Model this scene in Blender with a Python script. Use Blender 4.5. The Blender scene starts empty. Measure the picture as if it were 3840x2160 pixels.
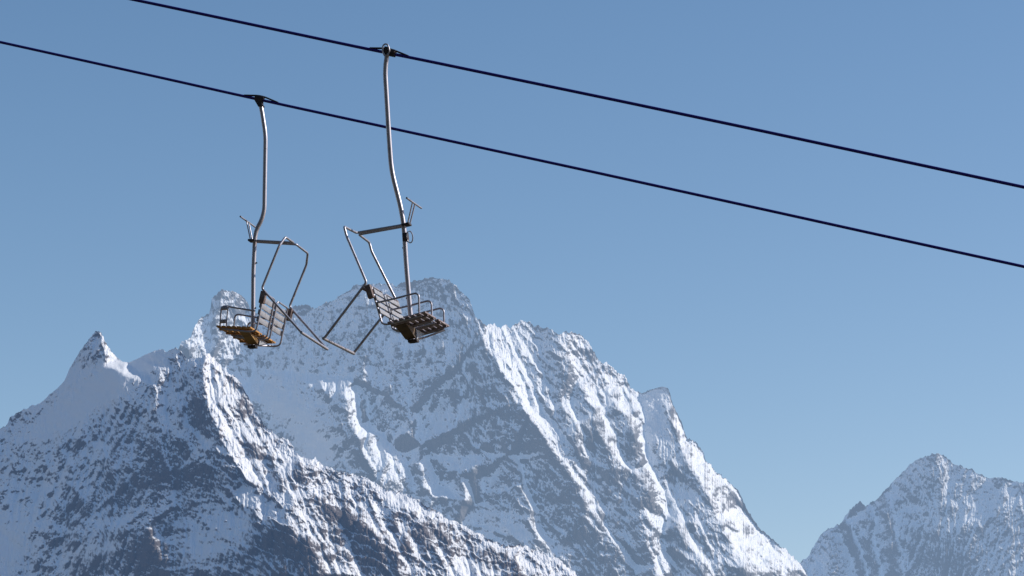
import bpy, bmesh, math, random
import numpy as np
from mathutils import Vector, Matrix
from mathutils.geometry import delaunay_2d_cdt

random.seed(7)
scene = bpy.context.scene
COL = scene.collection

# ------------------------------------------------------------------ camera
PITCH = math.radians(12.7)
FPX, CX, CY = 11000.0, 1920.0, 1080.0          # focal length and centre in photo pixels
CAM_Z = 1.7
cam_d = bpy.data.cameras.new("camera")
cam = bpy.data.objects.new("camera", cam_d)
COL.objects.link(cam)
cam.location = (0, 0, CAM_Z)
cam.rotation_euler = (math.radians(90) + PITCH, 0, 0)
cam_d.sensor_width = 36.0
cam_d.lens = FPX / 3840 * 36.0
cam_d.clip_start = 0.5
cam_d.clip_end = 200000
scene.camera = cam

def ray(u, v):
    """world direction of a photo pixel, scaled so that its y (depth) is 1"""
    a = (np.asarray(u, float) - CX) / FPX
    b = -(np.asarray(v, float) - CY) / FPX
    c, s = math.cos(PITCH), math.sin(PITCH)
    dy = c - b * s
    dz = s + b * c
    return a / dy, dz / dy

# ------------------------------------------------------------------ light
SUN_AZ = 82.0      # degrees from the view direction (+Y) towards the right (+X)
SUN_EL = 33.0
scene.view_settings.view_transform = 'Standard'
scene.view_settings.look = 'None'
scene.view_settings.exposure = 0
scene.view_settings.gamma = 1
w = bpy.data.worlds.new("World")
scene.world = w
w.use_nodes = True
nt = w.node_tree
bg = nt.nodes['Background']
sky = nt.nodes.new('ShaderNodeTexSky')
sky.sky_type = 'NISHITA'
sky.sun_disc = False
sky.sun_elevation = math.radians(SUN_EL)
sky.sun_rotation = math.radians(SUN_AZ)
sky.altitude = 500
sky.air_density = 1.0
sky.dust_density = 0.3
sky.ozone_density = 3.0
# a slightly deeper, higher-contrast mountain sky: per-channel gamma about the mean level, then a gain
sp = nt.nodes.new('ShaderNodeSeparateColor'); cb = nt.nodes.new('ShaderNodeCombineColor')
nt.links.new(sky.outputs[0], sp.inputs[0])
for ch, (piv, gam, gain) in enumerate(((1.9, 1.40, 1.21), (2.9, 1.19, 1.21), (4.9, 1.12, 1.21))):
    m1 = nt.nodes.new('ShaderNodeMath'); m1.operation = 'MULTIPLY'; m1.inputs[1].default_value = 1 / piv
    m2 = nt.nodes.new('ShaderNodeMath'); m2.operation = 'POWER'; m2.inputs[1].default_value = gam
    m3 = nt.nodes.new('ShaderNodeMath'); m3.operation = 'MULTIPLY'; m3.inputs[1].default_value = piv * gain
    nt.links.new(sp.outputs[ch], m1.inputs[0]); nt.links.new(m1.outputs[0], m2.inputs[0])
    nt.links.new(m2.outputs[0], m3.inputs[0]); nt.links.new(m3.outputs[0], cb.inputs[ch])
nt.links.new(cb.outputs[0], bg.inputs[0])
bg.inputs[1].default_value = 0.10

sl = bpy.data.lights.new("sun", 'SUN')
sl.energy = 4.2
sl.angle = math.radians(0.5)
sl.color = (1.0, 0.95, 0.88)
so = bpy.data.objects.new("sun", sl)
COL.objects.link(so)
az, el = math.radians(SUN_AZ), math.radians(SUN_EL)
sdir = Vector((math.sin(az) * math.cos(el), math.cos(az) * math.cos(el), math.sin(el)))
so.rotation_euler = (-sdir).to_track_quat('-Z', 'Y').to_euler()

# ------------------------------------------------------------------ materials
def mat(name):
    m = bpy.data.materials.new(name)
    m.use_nodes = True
    n = m.node_tree.nodes
    return m, m.node_tree, n['Principled BSDF'], n['Material Output']

def worn(name, base, worn_col, rough=0.5, metal=0.0, scale=9.0, thr=0.55, spec=0.4):
    """painted or bare metal / wood with patches of wear and a little bump"""
    m, t, b, o = mat(name)
    tc = t.nodes.new('ShaderNodeTexCoord')
    nz = t.nodes.new('ShaderNodeTexNoise'); nz.inputs['Scale'].default_value = scale
    nz.inputs['Detail'].default_value = 8; nz.inputs['Roughness'].default_value = 0.65
    t.links.new(tc.outputs['Object'], nz.inputs['Vector'])
    r = t.nodes.new('ShaderNodeValToRGB')
    r.color_ramp.elements[0].position = thr - 0.1; r.color_ramp.elements[1].position = thr + 0.1
    r.color_ramp.elements[0].color = (*base, 1); r.color_ramp.elements[1].color = (*worn_col, 1)
    t.links.new(nz.outputs['Fac'], r.inputs['Fac'])
    t.links.new(r.outputs['Color'], b.inputs['Base Color'])
    b.inputs['Roughness'].default_value = rough
    b.inputs['Metallic'].default_value = metal
    b.inputs['Specular IOR Level'].default_value = spec
    bp = t.nodes.new('ShaderNodeBump'); bp.inputs['Strength'].default_value = 0.12
    bp.inputs['Distance'].default_value = 0.0015
    t.links.new(nz.outputs['Fac'], bp.inputs['Height'])
    t.links.new(bp.outputs['Normal'], b.inputs['Normal'])
    return m

M_STEEL = worn("galvanised_steel", (0.42, 0.40, 0.44), (0.17, 0.12, 0.12), 0.40, 0.5, 7, 0.66, 0.9)
M_BAR = worn("bar_steel", (0.40, 0.39, 0.44), (0.18, 0.14, 0.145), 0.38, 0.55, 11, 0.62, 0.9)
M_DARK = worn("dark_iron", (0.03, 0.026, 0.032), (0.09, 0.05, 0.04), 0.6, 0.0, 12, 0.62)
M_BROWN = worn("brown_paint", (0.16, 0.11, 0.10), (0.32, 0.27, 0.26), 0.6, 0.0, 14, 0.6)
M_SLAT_W = worn("pale_slat", (0.33, 0.335, 0.37), (0.20, 0.185, 0.185), 0.7, 0.0, 14, 0.6)
M_SLAT_D = worn("dark_slat", (0.38, 0.315, 0.32), (0.16, 0.11, 0.11), 0.6, 0.0, 12, 0.5)
M_SLAT_O = worn("ochre_slat", (0.58, 0.29, 0.085), (0.22, 0.11, 0.055), 0.55, 0.0, 12, 0.58)
M_OCHRE = worn("ochre_paint", (0.32, 0.18, 0.05), (0.13, 0.075, 0.04), 0.55, 0.0, 10, 0.58)
M_RUST = worn("rusty_bracket", (0.11, 0.07, 0.035), (0.06, 0.035, 0.025), 0.6, 0.0, 10, 0.55)
M_PLATE = worn("grey_plate", (0.34, 0.36, 0.40), (0.18, 0.15, 0.15), 0.5, 0.2, 9, 0.6)
M_CABLE = worn("greased_cable", (0.018, 0.011, 0.20), (0.026, 0.018, 0.22), 0.6, 0.0, 60, 0.5, 0.2)

# ------------------------------------------------------------------ mesh helpers
def obj(name, me_bm, m, parent=None, smooth=True):
    me = bpy.data.meshes.new(name)
    bmesh.ops.recalc_face_normals(me_bm, faces=me_bm.faces)
    me_bm.to_mesh(me); me_bm.free()
    if smooth:
        for p in me.polygons: p.use_smooth = True
        me.set_sharp_from_angle(angle=math.radians(40))
    o = bpy.data.objects.new(name, me)
    me.materials.append(m)
    COL.objects.link(o)
    if parent: o.parent = parent
    return o

def fillet(pts, r, n=5):
    """round the corners of a polyline"""
    P = [Vector(p) for p in pts]
    out = [P[0]]
    for i in range(1, len(P) - 1):
        a, b, c = P[i - 1], P[i], P[i + 1]
        la, lc = (a - b).length, (c - b).length
        k = min(r, la * 0.48, lc * 0.48)
        p0 = b + (a - b).normalized() * k; p1 = b + (c - b).normalized() * k
        for j in range(n + 1):
            s = j / n
            out.append(p0 * (1 - s) ** 2 + b * 2 * s * (1 - s) + p1 * s * s)
    out.append(P[-1])
    return out

def tube(bm, pts, r, seg=12, fr=0.0):
    P = fillet(pts, fr) if fr else [Vector(p) for p in pts]
    q = [P[0]]
    for p in P[1:]:
        if (p - q[-1]).length > 1e-5: q.append(p)
    P = q
    T = []
    for i in range(len(P)):
        a = P[max(i - 1, 0)]; b = P[min(i + 1, len(P) - 1)]
        T.append((b - a).normalized())
    ref = Vector((0, 0, 1)) if abs(T[0].z) < 0.9 else Vector((1, 0, 0))
    nrm = (ref - T[0] * ref.dot(T[0])).normalized()
    rings = []
    for i, p in enumerate(P):
        nrm = (nrm - T[i] * nrm.dot(T[i])).normalized()
        bn = T[i].cross(nrm)
        rr = r[i] if isinstance(r, (list, tuple)) else r
        rings.append([bm.verts.new(p + (nrm * math.cos(2 * math.pi * k / seg) + bn * math.sin(2 * math.pi * k / seg)) * rr)
                      for k in range(seg)])
    for A, B in zip(rings, rings[1:]):
        for k in range(seg):
            bm.faces.new((A[k], A[(k + 1) % seg], B[(k + 1) % seg], B[k]))
    bm.faces.new(rings[0][::-1]); bm.faces.new(rings[-1])

def box(bm, c, ax, ay, az_, bev=0.0):
    """box with centre c and half-extent vectors ax, ay, az_"""
    c, ax, ay, az_ = Vector(c), Vector(ax), Vector(ay), Vector(az_)
    vs = [bm.verts.new(c + ax * i + ay * j + az_ * k) for i in (-1, 1) for j in (-1, 1) for k in (-1, 1)]
    fs = [(0, 1, 3, 2), (4, 6, 7, 5), (0, 4, 5, 1), (2, 3, 7, 6), (0, 2, 6, 4), (1, 5, 7, 3)]
    faces = [bm.faces.new([vs[i] for i in f]) for f in fs]
    if bev:
        es = set(e for f in faces for e in f.edges)
        bmesh.ops.bevel(bm, geom=list(es), offset=bev, segments=2, affect='EDGES', profile=0.5)

def plate(bm, quad, th):
    """a sheet of four corner points given a thickness"""
    q = [Vector(p) for p in quad]
    n = (q[1] - q[0]).cross(q[3] - q[0]).normalized() * (th / 2)
    a = [bm.verts.new(p + n) for p in q]; b = [bm.verts.new(p - n) for p in q]
    bm.faces.new(a); bm.faces.new(b[::-1])
    for i in range(4):
        bm.faces.new((a[i], b[i], b[(i + 1) % 4], a[(i + 1) % 4]))

# ------------------------------------------------------------------ chairs
CH_R = dict(M=[[0.96052, -0.26796, -0.07484], [-0.26958, -0.9629, -0.01216], [0.06881, -0.03185, 0.99712]], t=[-1.3588, 35.9813, 9.3697], p={'k': [-0.265, 0.596, 0.434], 'b1': [-0.515, 0.5, 1.08], 'tp': [-0.539, 0.501, 1.204], 'in': [-0.526, 0.071, 1.214], 'cp': [0.059, 0.031, 1.234], 'ft': [-0.872, 0.573, -0.198], 'tb': [0.155, 0.052, 1.256], 'te': [0.244, 0.309, 1.507], 'tc': [0.238, 0.066, 1.5], 'sB': [-0.064, 0.491, -0.092], 'sF': [0.453, 0.58, -0.013], 'af': [0.383, 0.602, 0.238], 'ap': [0.369, 0.538, 0.05], 'ab': [-0.176, 0.567, 0.175], 'st': [-0.234, 0.496, 0.372], 'sb': [-0.144, 0.516, -0.051], 'sn': [-0.085, 0.51, -0.096], 'hT': [0.033, 3.547], 'h1': [-0.017, 3.298], 'h2': [-0.026, 2.389], 'h3': [-0.024, 1.964], 'h4': [0.066, 1.478], 'h5': [0.091, 1.221], 'h6': [0.085, 0.796], 'h7': [0.094, 0.122], 'pb': [0.111, -0.277]})
CH_L = dict(M=[[-0.96517, -0.26144, 0.01], [0.26155, -0.96512, 0.01187], [0.00655, 0.01407, 0.99988]], t=[-3.545, 40.0696, 10.1464], p={'k': [-0.25, 0.572, 0.434], 'b1': [-0.485, 0.574, 1.027], 'tp': [-0.537, 0.474, 1.172], 'in': [-0.511, 0.074, 1.199], 'cp': [0.086, 0.017, 1.267], 'ft': [-0.836, 0.54, -0.212], 'tb': [0.139, 0.045, 1.28], 'te': [0.199, 0.312, 1.553], 'tc': [0.203, 0.062, 1.55], 'sB': [-0.09, 0.507, -0.095], 'sF': [0.432, 0.508, -0.054], 'af': [0.352, 0.577, 0.234], 'ap': [0.363, 0.376, 0.039], 'ab': [-0.145, 0.448, 0.131], 'st': [-0.248, 0.492, 0.36], 'sb': [-0.167, 0.516, -0.103], 'sn': [-0.075, 0.508, -0.14], 'hT': [0.089, 3.348], 'h1': [0.044, 3.179], 'h2': [-0.024, 2.811], 'h3': [-0.04, 1.71], 'h4': [0.0, 1.56], 'h5': [0.088, 1.33], 'h6': [0.096, 0.821], 'h7': [0.077, 0.091], 'pb': [0.073, -0.275], 'hA': [0.062, 1.45]})
NEAR = [[-4.964, 36.863, 13.897], [-4.623, 36.769, 13.795], [-1.915, 36.019, 12.972], [-1.155, 35.808, 12.75], [1.361, 35.111, 11.995], [2.88, 34.69, 11.535], [5.224, 34.041, 10.815], [6.095, 33.8, 10.547]]
FAR = [[-7.517, 41.218, 14.69], [-5.069, 40.54, 13.944], [-3.958, 40.233, 13.602], [-3.099, 39.995, 13.342], [1.023, 38.853, 12.106], [3.158, 38.261, 11.458], [4.675, 37.841, 10.996], [6.682, 37.285, 10.388]]
CABLE_R = 0.0205

def make_chair(spec, sd, label, seat_mat, kind):
    """a double chair: local x = forward, local y = sideways (sd * y is the side nearer the camera), z = up"""
    p = spec['p']
    root = bpy.data.objects.new("chairlift_chair", None)
    COL.objects.link(root)
    root.empty_display_size = 0.3
    M = Matrix([list(r) for r in spec['M']])
    M.col[1] = M.col[1] * sd
    root.matrix_world = Matrix.Translation(Vector(spec['t'])) @ M.to_4x4()
    root['label'] = label; root['category'] = 'lift chair'; root['group'] = 'double chairs hanging from the lift cables'
    V = lambda f, l, u: Vector((f, sd * l, u))
    C = lambda k: V(p[k][0], 0, p[k][1])
    def S(k, s): return V(p[k][0], s * p[k][1], p[k][2])
    top = C('hT')
    # --- hanger pole
    bm = bmesh.new()
    dT = (C('h1') - top).normalized()
    pts = [top + dT * 0.02, C('h1'), C('h2'), C('h3'), C('h4')] + ([C('hA')] if 'hA' in p else []) + [C('h5'), C('h6'), C('h7'),
           V(p['h7'][0] + .005, 0, -.02), V((p['pb'][0] + p['h7'][0]) / 2, 0, p['pb'][1] + .03)]
    tube(bm, pts, 0.0305, 16, 0.16 if kind == 'R' else .11)
    hanger = obj('hanger_pole', bm, M_STEEL, root)
    for z in (.30, .95):           # bolt heads on the straight lower part of the pole
        a_ = (z - p['h7'][1]) / (p['h5'][1] - p['h7'][1])
        c = V(p['h7'][0] + (p['h5'][0] - p['h7'][0]) * a_ - .026, 0, z)
        bm = bmesh.new()
        tube(bm, [c - Vector((.014, 0, 0)), c + Vector((.014, 0, 0))], 0.012, 8)
        obj('bolt', bm, M_DARK, hanger)
    # --- grip on the cable
    cd = Vector(NEAR[4]) - Vector(NEAR[2]) if kind == 'R' else Vector(FAR[4]) - Vector(FAR[1])
    cd = (M.inverted() @ cd); cd.y = 0; cd.normalize()
    if kind == 'L': cd = -cd; cdr = -cd
    else: cdr = cd
    # cdr points to the right of the photo and downhill
    up = Vector((0, 0, 1)); un = (up - cdr * up.dot(cdr)).normalized(); sv = V(0, 1, 0)
    cc = top - un * .027 if kind == 'R' else top
    g = bmesh.new()
    if kind == 'R':
        box(g, cc + cdr * .045 + un * .008, cdr * .075, sv * .032, un * .043, .008)
        box(g, cc - cdr * .012 + un * .02, cdr * .03, sv * .042, un * .05, .008)
        tube(g, [cc + cdr * .1 - sv * .05 + un * .02, cc + cdr * .1 + sv * .055 + un * .02], .014, 10)
    else:
        box(g, cc + cdr * .0 + un * .016, cdr * .068, sv * .034, un * .034, .008)
        for s in (-1, 1):
            plate(g, [cc - cdr * .075 - un * .012 + sv * .026 * s, cc + cdr * .06 - un * .012 + sv * .026 * s,
                      cc + cdr * .055 - up * .10 + sv * .026 * s, cc - cdr * .0 - up * .115 + sv * .026 * s], .012)
        tube(g, [cc + cdr * .055 - up * .085 - sv * .05, cc + cdr * .055 - up * .085 + sv * .06], .016, 10)
    grip = obj('cable_grip', g, M_DARK, hanger)
    g = bmesh.new()
    for s in (-1, 1):
        o_ = sv * .012 * s
        tube(g, [cc - cdr * .24 + un * .012 + o_, cc - cdr * .03 + un * .052 + o_, cc + cdr * .07 + un * .052 + o_,
                 cc + cdr * .30 + un * .012 + o_], .0105, 8, .08)
    obj('grip_spring', g, M_DARK, grip)
    if kind == 'R':
        g = bmesh.new()
        hk = [(.030, -.035), (.052, .0), (.043, .055), (.03, .092), (.004, .104), (-.028, .09), (-.04, .05), (-.037, 0), (-.02, -.05)]
        tube(g, [cc + Vector((a, 0, b)) + sv * .05 for a, b in hk], .0105, 10, .02)
        tube(g, [cc + Vector((.03, 0, -.035)) + sv * .055, cc + Vector((.005, 0, -.07)) + sv * .0], .014, 10)
        obj('hook', g, M_STEEL, grip)
        # ring on the pole
        g = bmesh.new()
        rc = V(p['h5'][0] + .075, .03, p['h5'][1] - .15)
        ring = [rc + Vector((.04 * math.cos(a), sd * .01 * math.sin(a), .073 * math.sin(a))) for a in
                [math.radians(d) for d in range(100, 451, 12)]]
        tube(g, ring, .0075, 8)
        obj('ring', g, M_BAR, root)
        g = bmesh.new()
        box(g, V(p['h5'][0] + .012, .0, p['h5'][1] - .14), (.034, 0, 0), (0, .034, 0), (0, 0, .055), .006)
        obj('pole_collar', g, M_DARK, root)
    # --- safety bar (swung up): two side tubes meeting beside the pole
    bm = bmesh.new()
    for s in (1, -1):
        cp = S('cp', s); cp.y = sd * s * 0.038
        tb = S('tb', s); tb.y = sd * s * 0.042; tb.z = cp.z + .012
        inn = S('in', s); inn.y = sd * s * .05
        tube(bm, [S('ft', s), S('k', s), S('b1', s), S('tp', s), inn, cp, tb], 0.0165, 12, 0.035)
    bar = obj('safety_bar', bm, M_BAR, root)
    bm = bmesh.new()
    a, b = S('ft', 1), S('ft', -1)
    e = (b - a).normalized() * .02
    tube(bm, [a - e, a + (b - a) * .70], 0.0205, 14); tube(bm, [a + (b - a) * .71, b + e], 0.0205, 14)
    obj('footrest', bm, M_STEEL, bar)
    bm = bmesh.new()
    for s in (1, -1):
        tb = S('tb', s); tb.y = sd * s * 0.042; tb.z = p['cp'][2] + .012
        tc = S('tc', s); tc.y = sd * s * .05
        tube(bm, [tb, tc], .0095, 10)
    tube(bm, [S('te', 1), S('te', -1)], 0.0125, 12)
    obj('handle', bm, M_BAR, bar)
    bm = bmesh.new()
    cpx, cpz = p['cp'][0], p['cp'][2]
    box(bm, Vector((p['h5'][0] + .035, 0, cpz + .006)), (.05, 0, .004), (0, .062, 0), (-.001, 0, .014), .004)
    obj('bar_stop', bm, M_DARK, bar)
    # --- armrests
    for l, nm in ((1, 'near'), (0, 'mid'), (-1, 'far')):
        W = .53
        ab, af, ap = p['ab'], p['af'], p['ap']
        bm = bmesh.new()
        apz = p['sF'][2] - .005
        mid = [(ab[0] * .55 + af[0] * .45), (ab[2] * .5 + af[2] * .5) - .008]
        wl = W * l
        tube(bm, [V(ab[0], wl, ab[2]), V(mid[0], wl, mid[1]), V(af[0], wl, af[2]), V(ap[0], wl, apz)], .0125, 10, .075)
        if l == 1 and kind == 'L':
            tube(bm, [V(af[0] - .10, wl, af[2] - .005), V(ap[0] - .09, wl, apz)], .010, 8)
            box(bm, V(af[0] - .05, wl, af[2] - .045), (.05, 0, 0), (0, .022, 0), (0, 0, .022), .004)
            box(bm, V(ap[0] - .045, wl, apz + .065), (.045, 0, 0), (0, .024, 0), (0, 0, .024), .004)
        obj('armrest', bm, M_BAR, root)
    # --- seat frames, seats, backrests (two of each)
    fB, uB, fF, uF = p['sB'][0], p['sB'][2], p['sF'][0], p['sF'][2]
    sx = Vector((fF - fB, 0, uF - uB)); L = sx.length; sx.normalize(); sn = Vector((-sx.z, 0, sx.x))
    o0 = Vector((fB, 0, uB))
    st, sb, snp = p['st'], p['sb'], p['sn']
    bt = Vector((st[0], 0, st[2])); bb = Vector((sb[0], 0, sb[2] + .02)); bdir = (bt - bb)
    bl = bdir.length; bdir.normalize(); bn = Vector((bdir.z, 0, -bdir.x))
    WO, WI = .505, .035
    for s in (1, -1):
        def Y(vec, l): return Vector((vec.x, sd * s * l, vec.z))
        bm = bmesh.new()
        bot = Vector((snp[0] + .03, 0, snp[2] - .012))
        fr = o0 + sx * (L * .86) - sn * .028
        topv = bt + bdir * .035
        for l in (WO - .015, WI + .02):
            pass
        tube(bm, [Y(fr, WO - .015), Y(bot, WO - .015), Y(bb - bdir * .06, WO - .015), Y(topv, WO - .015),
                  Y(topv, WI + .02), Y(bb - bdir * .06, WI + .02), Y(bot, WI + .02), Y(fr, WI + .02)], .0125, 10, .055)
        obj('seat_frame', bm, M_BAR, root)
        # slatted seat
        bm = bmesh.new()
        n = 7; pitch = L / n
        for i in range(n):
            c = o0 + sx * (pitch * (i + .5))
            jt = random.uniform(-.002, .002)
            box(bm, Y(c, (WO + WI) / 2 + .012 + jt), sx * (pitch * .36), (0, sd * (WO - WI) / 2, 0), sn * .0115, .003)
        for l in (.14, .40):      # bearers under the slats
            box(bm, Y(o0 + sx * (L * .5) - sn * .024, l), sx * (L * .47), (0, .016, 0), sn * .011, .002)
        obj('seat', bm, seat_mat, root)
        # slatted backrest
        bm = bmesh.new()
        n = 4; h = bl * .86; bp = h / n
        for i in range(n):
            c = bb + bdir * (bl * .14 + bp * (i + .5)) + bn * .022
            box(bm, Y(c, (WO + WI) / 2), bdir * (bp * (.35 if kind == 'R' else .37)), (0, sd * (WO - WI) / 2 - .012, 0), bn * .0095, .003)
        obj('backrest', bm, M_SLAT_W, root)
        # hinge block between the backrest and the safety bar
        bm = bmesh.new()
        ft, kk = S('ft', s), S('k', s)
        hp = kk + (ft - kk) * .10
        cblk = Vector((st[0] - .012, sd * s * (WO + .045), st[2] - .05))
        box(bm, cblk, bdir * .085, (0, .04, 0), bn * .036, .006)
        hb = bmesh.new()
        obj('hinge_block', bm, M_BROWN, root)
        d = (hp - cblk)
        ax = d / 2; ay = Vector((0, .022, 0)); az_ = ax.cross(ay).normalized() * .02
        box(hb, cblk + d * .55, ax * .9, ay, az_, .004)
        obj('hinge_arm', hb, M_BROWN, root)
    # --- underneath: folded brackets from the seat edges down to the foot of the pole
    pbx, pbz = p['pb'][0], p['pb'][1]
    fx = p['h7'][0] * .5 + pbx * .5
    for s in (1, -1):
        bm = bmesh.new()
        f0, f1 = fx - .085, fx + .045
        zt = lambda f: uB + (uF - uB) * (f - fB) / (fF - fB) - .04
        A0, A1 = V(f0, s * .40, zt(f0)), V(f1, s * .40, zt(f1))
        B0, B1 = V(f0, s * .03, pbz + .05), V(f1, s * .03, pbz + .05)
        plate(bm, [A0, A1, B1, B0], .006)
        plate(bm, [A0, V(f0, s * .03, zt(f0)), V(f0, s * .03, pbz + .05), A0 - V(0, s * .04, .012)], .006)
        plate(bm, [A1, V(f1, s * .03, zt(f1)), V(f1, s * .03, pbz + .05), A1 - V(0, s * .04, .012)], .006)
        obj('seat_bracket', bm, (M_OCHRE if kind == 'L' else M_RUST) if s == 1 else M_PLATE, root)
    bm = bmesh.new()
    box(bm, V(pbx, 0, pbz + .02), (.06, 0, 0), (0, .05, 0), (0, 0, .018), .005)
    tube(bm, [V(pbx, 0, pbz + .04), V(pbx, 0, pbz - .005)], .022, 10)
    obj('pole_foot', bm, M_DARK, root)
    bm = bmesh.new()
    zc = lambda f: uB + (uF - uB) * (f - fB) / (fF - fB) - .05
    pts = [V(fB + .06, -.1, zc(fB + .06)), V(pbx + .02, -.12, pbz + .06), V(fF - .08, -.3, zc(fF - .08))]
    tube(bm, [V(pbx, -.04, pbz + .05), V(pbx + .03, -.30, pbz + .10), V(fF - .06, -.46, zc(fF - .06))], .012, 8, .12)
    tube(bm, [V(pbx, -.04, pbz + .05), V(pbx - .06, -.28, pbz + .09), V(fB + .05, -.46, zc(fB + .05))], .012, 8, .12)
    obj('seat_brace', bm, M_STEEL, root)
    return root

make_chair(CH_R, -1, "grey steel double chair facing right with grey seat slats, hung from the upper cable", M_SLAT_D, 'R')
make_chair(CH_L, 1, "steel double chair facing left with ochre seat slats, hung from the lower cable", M_SLAT_O, 'L')

# ------------------------------------------------------------------ cables
def make_cable(pts, label):
    P = [Vector(p) for p in pts]
    a = P[0] + (P[0] - P[2]).normalized() * 34; b = P[-1] + (P[-1] - P[-3]).normalized() * 22
    bm = bmesh.new()
    tube(bm, [a] + P + [b], CABLE_R, 12, 0.25)
    o = obj('lift_cable', bm, M_CABLE)
    o['label'] = label; o['category'] = 'cable'; o['group'] = 'lift cables crossing the sky'
    return o
make_cable(NEAR, "dark steel lift cable, upper of the two, clamped to the right-facing chair")
make_cable(FAR, "dark steel lift cable, lower of the two, clamped to the left-facing chair")

# ------------------------------------------------------------------ noise
def _perm(seed):
    rs = np.random.RandomState(seed)
    p = rs.permutation(256)
    a = rs.rand(256) * 2 * np.pi
    return np.concatenate([p, p, p]), np.cos(a), np.sin(a)

def perlin(x, y, seed):
    p, gx, gy = _perm(seed)
    xi = np.floor(x).astype(np.int64); yi = np.floor(y).astype(np.int64)
    fx = x - xi; fy = y - yi
    xi &= 255; yi &= 255
    u = fx * fx * fx * (fx * (fx * 6 - 15) + 10); v = fy * fy * fy * (fy * (fy * 6 - 15) + 10)
    def g(i, j):
        h = p[p[(xi + i) & 255] + ((yi + j) & 255)]
        return gx[h] * (fx - i) + gy[h] * (fy - j)
    a = g(0, 0); b = g(1, 0); c = g(0, 1); d = g(1, 1)
    return (a + (b - a) * u + (c + (d - c) * u - a - (b - a) * u) * v) * 1.5

def fbm(x, y, o, seed, gain=.5):
    s = 0; a = 1.; t = 0
    for i in range(o):
        s = s + a * perlin(x * 2 ** i + 17.3 * i, y * 2 ** i + 9.1 * i, seed + i); t += a; a *= gain
    return s / t

def ridged(x, y, o, seed, gain=.5):
    s = 0; a = 1.; t = 0; wgt = 1.
    for i in range(o):
        n = 1 - np.abs(perlin(x * 2.03 ** i + 31.7 * i, y * 2.03 ** i + 5.9 * i, seed + i)) * 1.6
        n = np.clip(n, 0, 1) ** 2
        s = s + a * n * wgt; t += a; a *= gain
        wgt = np.clip(n * 1.6, .25, 1)
    return s / t

def sstep(a, b, x):
    t = np.clip((x - a) / (b - a), 0, 1)
    return t * t * (3 - 2 * t)

def blur(a, k):
    if k < 1: return a
    w_ = np.hanning(2 * k + 3)[1:-1]; w_ /= w_.sum()
    for ax in (0, 1):
        pad = [(0, 0), (0, 0)]; pad[ax] = (k, k)
        b = np.pad(a, pad, mode='edge'); s = 0
        for i, q in enumerate(w_):
            sl_ = [slice(None)] * 2; sl_[ax] = slice(i, i + a.shape[ax]); s = s + q * b[tuple(sl_)]
        a = s
    return a

def erode(y, live, dx, dr, depth, a0, slope, seed, jit=.35, expo=.5, lam=1.0):
    """let melt water run down the face row by row, cut gullies where it gathers, and let the gully sides stand at
    a fixed angle, so that sharp ribs remain between them"""
    rs = np.random.RandomState(seed)
    nr, nc = y.shape
    K = 3
    A = live.astype(float); ar = np.arange(nc)
    for j in range(nr - 1):
        nx = np.pad(y[j + 1], K, mode='edge')
        s = np.stack([nx[K + k:K + k + nc] - lam * dx * dx / dr * k * k for k in range(-K, K + 1)]) + rs.rand(2 * K + 1, nc) * jit * dx
        t = np.clip(ar + s.argmax(0) - K, 0, nc - 1)
        A[j + 1] += np.bincount(t, weights=A[j] * .99, minlength=nc)
    cut = depth * np.clip((A / a0) ** expo, 0, 1) * live
    st = slope * dx
    for i in range(1, nc): cut[:, i] = np.maximum(cut[:, i], cut[:, i - 1] - st[:, i])
    for i in range(nc - 2, -1, -1): cut[:, i] = np.maximum(cut[:, i], cut[:, i + 1] - st[:, i])
    cp = np.pad(cut, ((1, 1), (0, 0)), mode='edge')
    e = y + .25 * cp[:-2] + .5 * cut + .25 * cp[2:]
    return np.where(live, e, y)

# ------------------------------------------------------------------ mountains
# Every ridge and gully is a polyline (u, v, off): u, v is its bearing, written as the pixel of the photo it is seen
# at, and off (metres) how far the rock face stands behind the mean slope there.  A triangulation of these lines gives
# the large faces, fractal relief gives the ribs, ledges and crags.
def zz(ox, oy, s):
    return lambda *pts: [(ox + p[0] / s, oy + p[1] / s, p[2]) for p in pts]
ZA = zz(0, 1060, 1.3173); ZB = zz(800, 1060, 1.3173); ZC = zz(1700, 1060, 1.3173); ZD = zz(2740, 1060, 1.3173)

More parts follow.
